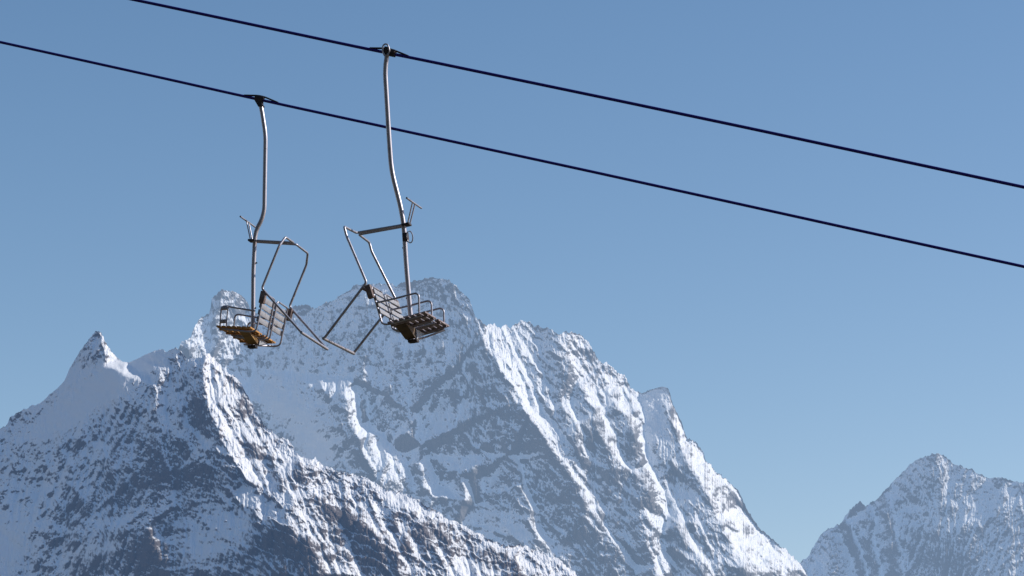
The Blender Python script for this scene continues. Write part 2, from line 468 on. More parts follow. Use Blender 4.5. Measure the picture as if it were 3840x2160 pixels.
def control(lines, box_, G=4.0):
    """triangulate the polylines and sample them on a lattice"""
    u0, v0, u1, v1 = box_
    P, E_, O = [], [], []
    for ln in lines:
        for i, q in enumerate(ln):
            P.append(Vector((q[0], q[1]))); O.append(q[2])
            if i: E_.append((len(P) - 2, len(P) - 1))
    r = delaunay_2d_cdt(P, E_, [], 0, 0.01, True)
    vs, fs, ov = r[0], r[2], r[3]
    ev, orig_e = r[1], r[4]
    off = np.zeros(len(vs))
    for i, o in enumerate(ov):
        if o: off[i] = O[o[0]]
        else:      # a crossing of two lines: take the value of the nearest input point
            off[i] = O[min(range(len(P)), key=lambda k: (P[k] - vs[i]).length_squared)]
    nu = int((u1 - u0) / G) + 1; nv = int((v1 - v0) / G) + 1
    U = u0 + G * np.arange(nu); V = v0 + G * np.arange(nv)
    Z = np.zeros((nv, nu))
    for f in fs:
        a, b, c = [np.array(vs[i]) for i in f[:3]]; za, zb_, zc = off[list(f[:3])]
        i0 = max(int((min(a[0], b[0], c[0]) - u0) / G) - 1, 0); i1 = min(int((max(a[0], b[0], c[0]) - u0) / G) + 2, nu)
        j0 = max(int((min(a[1], b[1], c[1]) - v0) / G) - 1, 0); j1 = min(int((max(a[1], b[1], c[1]) - v0) / G) + 2, nv)
        if i1 <= i0 or j1 <= j0: continue
        x, y = np.meshgrid(U[i0:i1], V[j0:j1])
        d = (b[1] - c[1]) * (a[0] - c[0]) + (c[0] - b[0]) * (a[1] - c[1])
        if abs(d) < 1e-6: continue
        l1 = ((b[1] - c[1]) * (x - c[0]) + (c[0] - b[0]) * (y - c[1])) / d
        l2 = ((c[1] - a[1]) * (x - c[0]) + (a[0] - c[0]) * (y - c[1])) / d
        l3 = 1 - l1 - l2
        m_ = (l1 > -1e-4) & (l2 > -1e-4) & (l3 > -1e-4)
        Z[j0:j1, i0:i1][m_] = (l1 * za + l2 * zb_ + l3 * zc)[m_]
    return Z

def sample(Z, box_, u, v, G=4.0):
    x = np.clip((u - box_[0]) / G, 0, Z.shape[1] - 1.001); y = np.clip((v - box_[1]) / G, 0, Z.shape[0] - 1.001)
    i = x.astype(int); j = y.astype(int); fx = x - i; fy = y - j
    return (Z[j, i] * (1 - fx) + Z[j, i + 1] * fx) * (1 - fy) + (Z[j + 1, i] * (1 - fx) + Z[j + 1, i + 1] * fx) * fy

def blobs(u, v, lst):
    s = np.zeros_like(u)
    for b in lst:
        cu, cv, ru, rv, ang, val = b
        a = math.radians(ang); du = u - cu; dv = v - cv
        x = du * math.cos(a) + dv * math.sin(a); y = -du * math.sin(a) + dv * math.cos(a)
        s += val * np.exp(-((x / ru) ** 2 + (y / rv) ** 2))
    return s

def mountain(name, label, crest, lines, frame, Y0, slope, seed, material, step=2.5, shear=None, amp=1.0, big=1.0, jag=5.0,
             rough_bl=(), rock_bl=(), rock0=0.0, vmax=2230, warp=14.0, ledge=0.0, rockramp=None, patchy=.12, soft=.04, carve=1.0, tilt=.42):
    c = np.array(crest)
    fine0, fine1 = max(c[0, 0], -160), min(c[-1, 0], 4000)          # fine columns where the valley looks at them
    us = np.concatenate([np.arange(c[0, 0], fine0, 26.), np.arange(fine0, fine1, step), np.arange(fine1, c[-1, 0] + 26, 26.)])
    vc = np.interp(us, c[:, 0], c[:, 1])
    jn = ridged(us / 46., us * 0 + 3.3, 4, seed + 50, .6) - .45
    jn2 = ridged(us / 13., us * 0 + 7.7, 2, seed + 60, .6) - .45
    rj = np.clip(1 + blobs(us, vc, rough_bl), .08, 2)
    vc = vc - (jn * jag * 2.2 + jn2 * jag * 1.1) * rj
    nrow = int((vmax - vc.min()) / step)
    vc = np.minimum(vc, 3540.)
    s = np.concatenate([step * np.arange(nrow), step * nrow + 55. * np.arange(1, 34)])
    U = np.repeat(us[None, :], len(s), 0); V = vc[None, :] + s[:, None]
    # large faces
    bx_ = (us[0] - 40, c[:, 1].min() - 60, us[-1] + 40, 4200)
    cr = [tuple(q) for q in crest]
    Z = control([cr] + lines + frame, bx_)
    Z = blur(Z, 1)
    wu = fbm(U / 130., V / 130., 4, seed + 1, .55); wv = fbm(U / 130. + 40, V / 130., 4, seed + 5, .55)
    off = sample(Z, bx_, U + warp * 1.6 * wu, np.maximum(V + warp * 1.6 * wv, vc[None, :] + 1))
    mpp = Y0 / FPX
    y = Y0 + (2160 - V) * mpp / math.tan(math.radians(slope)) + off
    # ribs, ledges, crags
    sh = shear(U) if shear else 0
    us_ = U - sh * (V - 1600)
    rough = np.clip(1 + blobs(U, V, rough_bl), .06, 2.0)
    k = mpp * amp
    nf = nrow                                       # rows of the finely meshed part
    q1 = ridged((us_ + 40 * wu) / 150., (V + 40 * wv) / 330., 3, seed + 10)
    q2 = ridged((us_ + 26 * wv) / 62., (V + 20 * wu) / 110., 3, seed + 20)
    q3 = fbm((us_ + 12 * wu) / 30., V / 40., 4, seed + 30, .6)
    fade = sstep(0, 40, V - vc[None, :])
    D = -(q1 - .4) * 40 * big * k * (.35 + .65 * fade) - (q2 - .4) * 15 * k * (.5 + .5 * fade) - q3 * 8 * k
    if ledge:
        lv = (V - tilt * (U - 1000) + 34 * wu + 16 * q3) / 44.
        saw = lv - np.floor(lv)
        D = D + ledge * k * (saw - .5) * sstep(-.35, .25, fbm(U / 90., V / 60., 2, seed + 70)) * (1 if tilt < .3 else .25 + .75 * sstep(760, 960, U))
    y = y + D * rough
    # gullies are cut on a level lattice (finer across than down)
    gu, gv = step, step * 3
    gV = np.arange(vc.min() - 2 * gv, vmax + 60, gv)
    GU = np.repeat(us[None, :], len(gV), 0); GV = np.repeat(gV[:, None], len(us), 1)
    live = GV >= vc[None, :]
    rowf = np.clip((GV - vc[None, :]) / step, 0, nf - 1.001); r0 = rowf.astype(int); rf = rowf - r0
    cidx = np.repeat(np.arange(len(us))[None, :], len(gV), 0)
    up_ = lambda a: a[r0, cidx] * (1 - rf) + a[r0 + 1, cidx] * rf
    gy = up_(y); grough = up_(rough); gus = up_(us_); gwu = up_(wu); gwv = up_(wv)
    ev = [np.clip(.75 + 1.3 * fbm(GU / (220. - 45 * q), GV / (200. - 40 * q), 3, seed + 15 + 40 * q), .05, 1.6) for q in range(4)]
    sl_f = np.clip(1.0 + .5 * fbm(GU / 60., GV / 90., 3, seed + 16), .6, 1.5)
    ef = gy.copy()
    for it, (dp, a0, sl, jt) in enumerate(((52., 1100., .62, .5), (20., 420., .8, .6), (4.5, 70., 1.0, .9), (1.6, 12., 1.2, 1.2))):
        ef = erode(ef, live, mpp * gu, mpp * gv, dp * k * carve * grough * ev[it], a0, sl * sl_f, seed + 100 + it, jt)
        if it < 2: ef = ef - (ridged(gus / (44., 26.)[it] + gwu, GV / (48., 27.)[it] + gwv, 3, seed + 120 + it, .6) - .4) * (9., 4.5)[it] * k * grough
    dd = ef - gy
    gr = np.clip((V[:nf] - gV[0]) / gv, 0, len(gV) - 1.001); g0 = gr.astype(int); gf = gr - g0
    ci = np.repeat(np.arange(len(us))[None, :], nf, 0)
    dfine = dd[g0, ci] * (1 - gf) + dd[g0 + 1, ci] * gf
    y[:nf] += dfine; y[nf:] += dfine[-1][None, :] * np.exp(-(s[nf:, None] - s[nf]) / 90.)
    # crags: broken, roughly isotropic relief down to the size of the mesh
    un, vn = U[:nf], V[:nf]
    cr1 = ridged((un + .5 * vn) / 19. + .6 * wu[:nf], (vn - .3 * un) / 15. + .6 * wv[:nf], 3, seed + 130, .65)
    cr2 = ridged((un - .4 * vn) / 9.5 + .5 * wv[:nf], (vn + .2 * un) / 8.5 + .5 * wu[:nf], 2, seed + 140, .6)
    cmod = np.clip(.8 + 1.1 * fbm(un / 120., vn / 110., 3, seed + 145), .15, 1.8)
    y[:nf] -= ((cr1 - .4) * 6.0 + (cr2 - .4) * 2.8 + perlin(un / 5.5, vn / 5.5, seed + 45) * .8) * k * rough[:nf] * cmod
    rx, rz = ray(U, V)
    X = rx * y; Yw = y; Zw = rz * y + CAM_Z
    P = np.stack([X, Yw, Zw], -1)
    # normals -> snow cover
    Pu = np.gradient(P, axis=1); Pv = np.gradient(P, axis=0)
    N = np.cross(Pv, Pu); N /= np.linalg.norm(N, axis=-1, keepdims=True) + 1e-9
    N[N[..., 1] > 0] *= -1
    nz = N[..., 2] / np.sqrt(.35 * N[..., 0] ** 2 + N[..., 1] ** 2 + N[..., 2] ** 2)      # snow clings to sideways-facing walls
    nzb = blur(nz, 2)
    yd = y + (V - 2160) * mpp / math.tan(math.radians(slope))
    conc = np.clip((yd - blur(yd, 2)) / (1.1 * k), -1.5, 1.5) * .4 + np.clip((yd - blur(yd, 22)) / (12. * k), -1.5, 1.5) * .7
    patch2 = fbm(U / 210. + 9, V / 190., 3, seed + 92, .5)
    rock = rock0 + blobs(U, V, rock_bl) + (rockramp(U, V) if rockramp else 0)
    streak = fbm(us_ / 16., V / 52., 4, seed + 80, .6); patch = fbm(U / 75. + wu, V / 75. + wv, 4, seed + 90, .6)
    fine = fbm(us_ / 7., V / 9., 3, seed + 95, .6)
    micro = fbm(us_ / 4.5, V / 7., 2, seed + 97, .6)
    val = .45 * nz + .45 * nzb + (.15 * conc + .02 * streak) + patchy * patch + .14 * patch2 + .10 * fine + .12 * micro - rock
    snow = np.clip((val - (.26 - soft)) / (.32 + 2 * soft), 0, 1)
    tone = np.clip(.5 + .5 * patch + .35 * fine, 0, 1)
    # far side: fold the sheet down behind the crest so that the mountain is solid
    back = []
    for dy, dz in ((2500, 1e9), (900, 700), (350, 330), (90, 110), (14, 18)):
        b = P[0].copy(); b[:, 1] += dy; b[:, 0] *= b[:, 1] / P[0][:, 1]
        b[:, 2] = np.maximum(b[:, 2] - dz, -40) if dz < 1e8 else -40
        back.append(b)
    Pall = np.concatenate([np.array(back), P], 0)
    nb = len(back)
    sn = np.concatenate([np.repeat(snow[:1], nb, 0), snow], 0); tn = np.concatenate([np.repeat(tone[:1], nb, 0), tone], 0)
    R_, C_ = Pall.shape[:2]
    me = bpy.data.meshes.new(name)
    idx = np.arange(R_ * C_).reshape(R_, C_)
    q = np.stack([idx[:-1, :-1], idx[1:, :-1], idx[1:, 1:], idx[:-1, 1:]], -1).reshape(-1, 4)
    me.vertices.add(R_ * C_); me.vertices.foreach_set('co', Pall.reshape(-1).astype(np.float32))
    me.loops.add(q.size); me.loops.foreach_set('vertex_index', q.reshape(-1).astype(np.int32))
    me.polygons.add(len(q)); me.polygons.foreach_set('loop_start', (np.arange(len(q)) * 4).astype(np.int32))
    me.polygons.foreach_set('use_smooth', np.zeros(len(q), bool))
    me.update(calc_edges=True)
    for nm, arr in (('snow', sn), ('tone', tn)):
        at = me.attributes.new(nm, 'FLOAT', 'POINT'); at.data.foreach_set('value', arr.reshape(-1).astype(np.float32))
    me.materials.append(material)
    o = bpy.data.objects.new(name, me); COL.objects.link(o)
    o['kind'] = 'structure'; o['label'] = label
    return o

def mountain_mat(name, glow_mix, glow_col, rock_a, rock_b, warm=0.0):
    m, t, b, out = mat(name)
    L_ = t.links.new
    def attr(n):
        a = t.nodes.new('ShaderNodeAttribute'); a.attribute_name = n; return a.outputs['Fac']
    geo = t.nodes.new('ShaderNodeNewGeometry')
    sc = t.nodes.new('ShaderNodeVectorMath'); sc.operation = 'MULTIPLY'; sc.inputs[1].default_value = (1, .8, .8)
    L_(geo.outputs['Position'], sc.inputs[0])
    nz = t.nodes.new('ShaderNodeTexNoise'); nz.inputs['Scale'].default_value = .16; nz.inputs['Detail'].default_value = 6
    nz.inputs['Roughness'].default_value = .7; L_(sc.outputs[0], nz.inputs['Vector'])
    # sharpen the snow line with fine noise
    ad = t.nodes.new('ShaderNodeMath'); ad.operation = 'MULTIPLY_ADD'; ad.inputs[1].default_value = 1.1; ad.inputs[2].default_value = -.55
    L_(nz.outputs['Fac'], ad.inputs[0])
    sm = t.nodes.new('ShaderNodeMath'); sm.operation = 'ADD'; L_(attr('snow'), sm.inputs[0]); L_(ad.outputs[0], sm.inputs[1])
    mr = t.nodes.new('ShaderNodeMapRange'); mr.interpolation_type = 'SMOOTHSTEP'
    mr.inputs['From Min'].default_value = .08; mr.inputs['From Max'].default_value = .92
    L_(sm.outputs[0], mr.inputs['Value'])
    rk = t.nodes.new('ShaderNodeMix'); rk.data_type = 'RGBA'
    rk.inputs['A'].default_value = (*rock_a, 1); rk.inputs['B'].default_value = (*rock_b, 1)
    tn = t.nodes.new('ShaderNodeMath'); tn.operation = 'MULTIPLY_ADD'; tn.inputs[1].default_value = .8; tn.inputs[2].default_value = -.1
    L_(nz.outputs['Fac'], tn.inputs[0])
    t2 = t.nodes.new('ShaderNodeMath'); t2.operation = 'MULTIPLY_ADD'; t2.inputs[1].default_value = .6
    L_(attr('tone'), t2.inputs[0]); L_(tn.outputs[0], t2.inputs[2])
    L_(t2.outputs[0], rk.inputs['Factor'])
    mx = t.nodes.new('ShaderNodeMix'); mx.data_type = 'RGBA'
    mx.inputs['B'].default_value = (.83, .83, .84, 1)
    L_(mr.outputs[0], mx.inputs['Factor']); L_(rk.outputs['Result'], mx.inputs['A'])
    L_(mx.outputs['Result'], b.inputs['Base Color'])
    b.inputs['Roughness'].default_value = .85; b.inputs['Specular IOR Level'].default_value = .15
    bp = t.nodes.new('ShaderNodeBump'); bp.inputs['Strength'].default_value = .5; bp.inputs['Distance'].default_value = 2.2
    L_(nz.outputs['Fac'], bp.inputs['Height']); L_(bp.outputs['Normal'], b.inputs['Normal'])
    # blue airlight painted as surface emission, mixed in by distance from the valley
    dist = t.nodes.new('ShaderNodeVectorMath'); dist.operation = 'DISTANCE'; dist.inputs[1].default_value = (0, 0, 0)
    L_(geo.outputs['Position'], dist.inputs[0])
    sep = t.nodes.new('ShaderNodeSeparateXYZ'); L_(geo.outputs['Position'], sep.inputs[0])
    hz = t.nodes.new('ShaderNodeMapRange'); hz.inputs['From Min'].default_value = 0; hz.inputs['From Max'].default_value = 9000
    hz.inputs['To Min'].default_value = 0; hz.inputs['To Max'].default_value = glow_mix; L_(dist.outputs['Value'], hz.inputs['Value'])
    em = t.nodes.new('ShaderNodeEmission'); em.inputs['Color'].default_value = (*glow_col, 1); em.inputs['Strength'].default_value = 1
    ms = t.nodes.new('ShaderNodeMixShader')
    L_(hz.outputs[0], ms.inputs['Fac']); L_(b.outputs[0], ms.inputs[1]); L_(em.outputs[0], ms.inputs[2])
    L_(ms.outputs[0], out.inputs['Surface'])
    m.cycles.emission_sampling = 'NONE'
    return m

HAZE_GLOW = (.37, .55, .84)
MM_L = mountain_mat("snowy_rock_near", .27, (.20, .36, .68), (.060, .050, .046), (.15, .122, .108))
MM_M = mountain_mat("snowy_rock_mid", .32, HAZE_GLOW, (.075, .07, .072), (.16, .15, .148))
MM_R = mountain_mat("snowy_rock_far", .34, HAZE_GLOW, (.085, .08, .08), (.17, .16, .16))

# --- main massif
crest_m = ([(330, 1640, 330), (480, 1480, 320), (600, 1400, 310)]
  + ZA((880, 322, 205), (905, 285, 214), (940, 265, 228), (950, 235, 236), (965, 205, 246), (990, 175, 260), (1030, 150, 284), (1042, 120, 290),
       (1045, 75, 286), (1075, 45, 268), (1095, 32, 258), (1130, 36, 276), (1165, 42, 298), (1200, 65, 320), (1222, 95, 338), (1240, 140, 350))
  + [(965, 1170, 352), (1010, 1160, 335), (1050, 1158, 315), (1081, 1156, 300), (1109, 1145, 290), (1126, 1138, 280), (1157, 1142, 272), (1180, 1157, 268),
     (1214, 1134, 255), (1255, 1121, 240), (1286, 1098, 225), (1325, 1074, 210), (1341, 1061, 200), (1371, 1068, 192), (1403, 1061, 180), (1440, 1060, 165),
     (1472, 1063, 155), (1486, 1070, 150), (1498, 1061, 140), (1513, 1055, 130), (1544, 1051, 118), (1572, 1048, 105), (1599, 1038, 90), (1631, 1036, 75),
     (1658, 1042, 62), (1681, 1051, 52), (1700, 1062, 42)]
  + ZC((20, 20, 35), (45, 48, 28), (75, 72, 20), (92, 115, 12), (108, 160, 5), (130, 183, 0), (160, 203, 25), (190, 205, 40), (210, 210, 48), (235, 220, 52),
       (260, 205, 55), (280, 225, 62), (300, 205, 66), (325, 190, 72), (350, 183, 76), (380, 195, 70), (400, 212, 62), (425, 207, 58), (450, 220, 52), (480, 222, 44),
       (500, 235, 40), (530, 250, 34), (550, 240, 40), (590, 237, 52), (620, 245, 66), (640, 258, 76), (660, 285, 88), (690, 325, 100), (720, 370, 112), (735, 394, 118),
       (770, 397, 130), (790, 415, 138), (810, 440, 144), (845, 445, 150), (860, 480, 156), (875, 510, 162), (900, 530, 166), (925, 542, 165), (960, 530, 145),
       (1000, 520, 122), (1030, 512, 105), (1060, 520, 95), (1072, 548, 96), (1078, 590, 106), (1100, 630, 118), (1125, 670, 126), (1140, 720, 132), (1155, 760, 138),
       (1180, 765, 148), (1205, 785, 156), (1230, 830, 160), (1250, 880, 166), (1280, 905, 178), (1310, 930, 188), (1350, 965, 202), (1385, 1000, 212), (1420, 1040, 222))
  + ZD((70, 1090, 240), (110, 1160, 248), (150, 1215, 256), (210, 1260, 266), (250, 1300, 274), (280, 1315, 280), (300, 1350, 284), (340, 1375, 292), (360, 1400, 296), (385, 1449, 300))
  + [(3120, 2330, 320), (3250, 2560, 340), (3420, 2900, 360), (3850, 3540, 420)])
lines_m = [
  # rib on the shaded tower and its lit flank
  ZA((1093, 45, 254), (1084, 120, 254), (1072, 200, 256), (1062, 300, 256), (1040, 400, 244)),
  ZA((1038, 165, 290), (1042, 250, 284), (1034, 330, 270)), ZA((930, 320, 200), (960, 370, 205)),
  ZA((1222, 150, 346), (1240, 230, 350), (1260, 320, 342), (1252, 420, 330), (1215, 480, 315)),
  # the great rib of the main face, then its groove
  ZC((130, 192, -6), (160, 280, -30), (210, 370, -50), (260, 470, -70), (310, 580, -80), (370, 650, -90), (430, 750, -92), (500, 850, -95), (560, 940, -95),
     (610, 1020, -95), (660, 1110, -92), (740, 1190, -90), (800, 1270, -86), (830, 1340, -85), (900, 1449, -85)),
  ZC((290, 300, 42), (360, 420, 26), (425, 520, 8), (440, 620, -24), (520, 720, -38), (590, 815, -45), (640, 920, -50), (700, 1010, -48), (740, 1100, -44), (765, 1195, -48), (830, 1290, -45), (900, 1380, -45)),
  ZC((400, 225, 66), (420, 300, 52), (432, 400, 34), (462, 500, 14)),
  ZC((485, 232, 34), (540, 290, 8), (552, 340, 0), (582, 400, -15), (565, 480, -30), (515, 540, -36), (560, 640, -66), (600, 700, -84), (598, 800, -88)),
  ZC((592, 260, 56), (600, 360, 40), (612, 480, 22), (590, 590, -6), (600, 680, -40)),
  ZC((640, 510, 0), (660, 570, -28), (720, 650, -50), (750, 760, -72), (790, 860, -85), (850, 910, -95), (900, 950, -100), (960, 1010, -105), (978, 1080, -105)),
  ZC((700, 520, 40), (735, 640, 10), (775, 720, -10), (850, 890, -30), (890, 930, -60)),
  ZC((735, 402, 112), (755, 510, 50), (800, 600, 16), (870, 670, -4), (905, 760, -24), (960, 850, -34)),
  ZC((925, 550, 168), (930, 620, 124), (936, 720, 92), (962, 830, 58), (972, 900, 34), (1010, 980, 10), (1055, 1060, -8), (1062, 1140, -20)),
  ZC((1068, 552, 92), (1084, 640, 48), (1100, 740, 14), (1140, 860, -16), (1200, 950, -38), (1262, 1060, -56), (1292, 1150, -66), (1350, 1250, -66), (1395, 1340, -64), (1440, 1449, -62)),
  ZC((1120, 900, -6), (1115, 1000, 10), (1110, 1090, -14)),
  ZC((905, 1110, -96), (930, 1180, -112), (950, 1260, -116), (960, 1310, -116), (1000, 1400, -112), (1030, 1449, -110)),
  ZC((1000, 1150, -64), (1032, 1230, -66), (1062, 1330, -64), (1110, 1420, -66)),
  ZC((1110, 1170, -88), (1140, 1260, -98), (1200, 1340, -100), (1250, 1449, -98)),
  ZC((1165, 1190, -58), (1200, 1260, -60), (1290, 1360, -56), (1330, 1449, -58)),
  # pinnacles at the foot of the face
  ZB((690, 470, 80), (648, 560, 0), (665, 640, -26), (700, 740, -50), (742, 850, -72), (800, 970, -88)),
  ZB((705, 500, 132), (720, 600, 92), (728, 700, 50), (760, 740, 66), (850, 775, 58), (930, 850, 28), (970, 930, 4), (1010, 1040, -26)),
  ZB((735, 590, 34), (742, 660, 10)), ZB((756, 600, 110), (764, 690, 96)), ZB((770, 745, 10), (800, 840, -26), (850, 920, -52)),
  ZB((972, 630, 0), (985, 740, -30)), ZB((1003, 640, 70), (1008, 750, 50)),
  ZB((1030, 800, 0), (1015, 900, -34), (1045, 1000, -60), (1090, 1050, -70)), ZB((1062, 850, 46), (1100, 940, 30), (1135, 1000, 6)),
  ZB((1212, 955, -44), (1258, 1080, -72)), ZB((1254, 965, 0), (1300, 1090, -28)),
  ZB((1284, 960, -42), (1300, 1055, -62)), ZB((1326, 970, -2), (1344, 1060, -30)),
  ZC((425, 1240, -90), (400, 1330, -110), (420, 1400, -110)), ZC((460, 1232, -20), (505, 1310, -30), (525, 1400, -40)),
  ZC((280, 848, -50), (305, 888, -50)), ZC((318, 850, 30), (318, 884, 20)),
]
def recede(lines, ref, T):
    """let everything to the right of a reference rib stand back by T metres per pixel"""
    r = np.array(ref); o = np.argsort(r[:, 1]); r = r[o]
    return [[(u, v, z + T * max(0., u - np.interp(v, r[:, 1], r[:, 0]))) for u, v, z in ln] for ln in lines]
lines_m = recede(lines_m, max(lines_m, key=len), .22)
crest_m = recede([crest_m], max(lines_m, key=len), .22)[0]
frame_m = [[(250, 1400, 340), (250, 4150, 360), (900, 4150, 200), (1800, 4150, -40), (2700, 4150, 60), (3890, 4150, 760), (3890, 3480, 760)],
           [(950, 1500, 255), (950, 2400, 240)], [(1450, 2400, 90), (1960, 2400, -60), (2450, 2400, -65), (2700, 2400, 55), (2900, 2400, 230)],
           [(250, 1000, 330), (1640, 990, 80), (2000, 1100, 130), (2600, 1400, 340), (3500, 2100, 600)]]
def shear_m(u): return .55 * sstep(1500, 2000, u) - .12 * sstep(1300, 900, u)
A_ = lambda x, y: (x / 1.3173, 1060 + y / 1.3173); B_ = lambda x, y: (800 + x / 1.3173, 1060 + y / 1.3173); C_z = lambda x, y: (1700 + x / 1.3173, 1060 + y / 1.3173)
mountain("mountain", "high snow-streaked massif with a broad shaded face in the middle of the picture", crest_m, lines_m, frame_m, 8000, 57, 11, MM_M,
         shear=shear_m, amp=.95, big=.85, carve=.7, jag=6.0, rock0=-.08, patchy=.13, soft=.06, ledge=7, tilt=-.12,
         rough_bl=[(*A_(1140, 150), 60, 110, 0, -.25), (*C_z(1040, 520), 60, 30, 0, -.9), (2690, 1740, 60, 300, -32, .6), (2230, 1330, 130, 50, 35, .5), (*B_(350, 600), 130, 60, 20, -.75), (*B_(520, 780), 110, 70, 30, -.75), (*B_(430, 850), 120, 60, 40, -.6), (*C_z(990, 700), 45, 130, 5, -.65),
                   (*C_z(1020, 900), 40, 60, 0, -.4), (*C_z(310, 1240), 60, 35, 20, -.7), (*C_z(380, 850), 50, 60, 0, -.5), (*C_z(1140, 1020), 55, 90, 10, -.4),
                   (*B_(330, 380), 140, 50, -20, -.4), (*B_(870, 20), 60, 25, 0, -.3)],
         rock_bl=[(2330, 1650, 300, 380, -30, .13), (2680, 1760, 70, 260, -30, .15), (2870, 2010, 60, 130, -40, .12), (1960, 1480, 45, 170, -35, -.22), (1060, 1530, 110, 60, 30, -.22), (1180, 1640, 90, 60, 35, -.2), (*C_z(290, 640), 90, 60, 50, 0.165), (*B_(1100, 560), 140, 90, 0, .05), (*C_z(160, 760), 130, 60, 20, .045), (*C_z(550, 1060), 90, 60, 30, 0.121),
                  (*C_z(760, 1330), 180, 60, 30, 0.110), (*C_z(880, 1000), 70, 70, 20, 0.121), (*C_z(650, 720), 50, 70, 10, 0.055), (*C_z(700, 400), 50, 70, 30, 0.099),
                  (*B_(560, 650), 60, 70, 30, .04), (*C_z(330, 1190), 35, 18, -10, 0.165), (*B_(350, 600), 130, 60, 20, -.3), (*B_(520, 780), 110, 70, 30, -.3),
                  (*C_z(330, 430), 60, 110, -20, -.14), (*C_z(990, 700), 45, 130, 5, -.12), (*C_z(380, 850), 50, 60, 0, -.2), (*C_z(310, 1240), 60, 35, 20, -.3)])

# --- nearer ridge at the left
crest_l = ([(-2300, 3540, 420), (-1500, 2900, 330), (-800, 2330, 260), (-330, 1900, 200), (-150, 1730, 180)]
  + ZA((0, 720, 150), (40, 690, 140), (50, 660, 138), (90, 635, 130), (200, 590, 110), (290, 515, 90), (320, 480, 82), (345, 420, 74), (400, 330, 58), (430, 285, 48),
       (460, 245, 36), (478, 230, 30), (500, 250, 36), (520, 290, 44), (550, 330, 52), (580, 370, 58), (605, 390, 62), (640, 393, 62), (690, 370, 48), (760, 335, 26), (800, 323, 12),
       (820, 340, 10), (850, 320, 2), (880, 322, -6), (900, 345, -8), (930, 372, -10), (1000, 368, -18), (1020, 345, -22), (1060, 370, -8), (1090, 400, 4), (1110, 430, 4), (1150, 450, 0), (1180, 480, -6), (1210, 530, -14),
       (1240, 580, -20), (1270, 640, -24), (1300, 690, -28), (1330, 720, -30), (1370, 760, -34))
  + ZB((370, 770, -36), (410, 830, -38), (440, 860, -40), (500, 862, -42), (540, 890, -44), (600, 920, -48), (680, 940, -50), (740, 960, -52), (800, 980, -54), (850, 1020, -56), (920, 1035, -58),
       (985, 1050, -60), (1040, 1090, -62), (1100, 1125, -62), (1170, 1165, -62), (1240, 1190, -60), (1290, 1225, -60), (1340, 1250, -60), (1390, 1275, -58), (1449, 1295, -58))
  + ZC((330, 1290, -50), (390, 1310, -50), (430, 1330, -48), (480, 1350, -46), (540, 1375, -44), (590, 1420, -40), (620, 1449, -40))
  + [(2260, 2260, -20), (2420, 2480, 0), (2600, 2800, 20), (3150, 3540, 60)])
lines_l = [
  ZA((480, 240, 28), (502, 295, 20), (524, 350, 22), (516, 412, 30)), ZA((585, 382, 64), (640, 402, 62)),
  ZA((1018, 352, -26), (1000, 440, -50), (1010, 560, -78), (1050, 660, -92), (1090, 790, -98), (1160, 880, -104), (1220, 980, -106), (1290, 1010, -108)),
  ZA((1290, 1010, -108), (1340, 1030, -114)) + ZB((340, 1050, -116), (360, 1130, -126), (375, 1200, -132), (470, 1290, -142), (520, 1360, -144), (545, 1449, -146)),
  ZA((1215, 990, -66), (1100, 1095, -56), (980, 1185, -40), (890, 1300, -30), (830, 1449, -20)),
  ZA((920, 590, -34), (925, 700, -38), (1000, 760, -50)), ZA((880, 640, -36), (820, 740, -26), (850, 950, -30), (900, 1100, -34)),
  ZA((750, 1155, -34), (738, 1230, -40), (745, 1270, -42)), ZA((772, 1175, -10), (775, 1235, -14)),
  ZA((812, 425, -2), (800, 460, -16), (786, 520, -14)), ZA((842, 430, 6), (836, 490, 4), (820, 540, -8)),
  ZB((430, 940, -92), (500, 1060, -112), (600, 1120, -126), (720, 1190, -136), (790, 1240, -140), (900, 1330, -144), (1000, 1449, -146)),
  ZB((560, 1010, -70), (640, 1080, -84), (740, 1120, -92), (800, 1180, -96), (900, 1250, -100)),
  ZB((860, 1040, -62), (930, 1110, -92), (1010, 1190, -104), (1120, 1290, -110), (1250, 1400, -112)),
  ZB((560, 1250, -104), (680, 1330, -108), (760, 1449, -110)),
  ZC((110, 1240, -66), (200, 1320, -90), (330, 1400, -96), (420, 1449, -98)),
]
ref_l = ZA((1018, 352, 0), (1000, 440, 0), (1010, 560, 0), (1050, 660, 0), (1090, 790, 0), (1160, 880, 0), (1220, 980, 0), (1330, 1100, 0), (1420, 1250, 0), (1500, 1449, 0))
lines_l = recede(lines_l, ref_l, .24)
crest_l = recede([crest_l], ref_l, .24)[0]
frame_l = [[(-2340, 3400, 430), (-2340, 4150, 430), (-380, 4150, 260), (600, 4150, 60), (1200, 4150, -60), (3190, 4150, 400), (3190, 3500, 420)],
           [(-2340, 3300, 430), (-380, 1200, 150), (900, 1180, 0), (1500, 1500, 90), (2650, 2500, 290)], [(0, 2000, 150), (300, 2300, 110), (600, 2450, 60)]]
def shear_l(u): return -.35 + .75 * sstep(500, 1000, u)
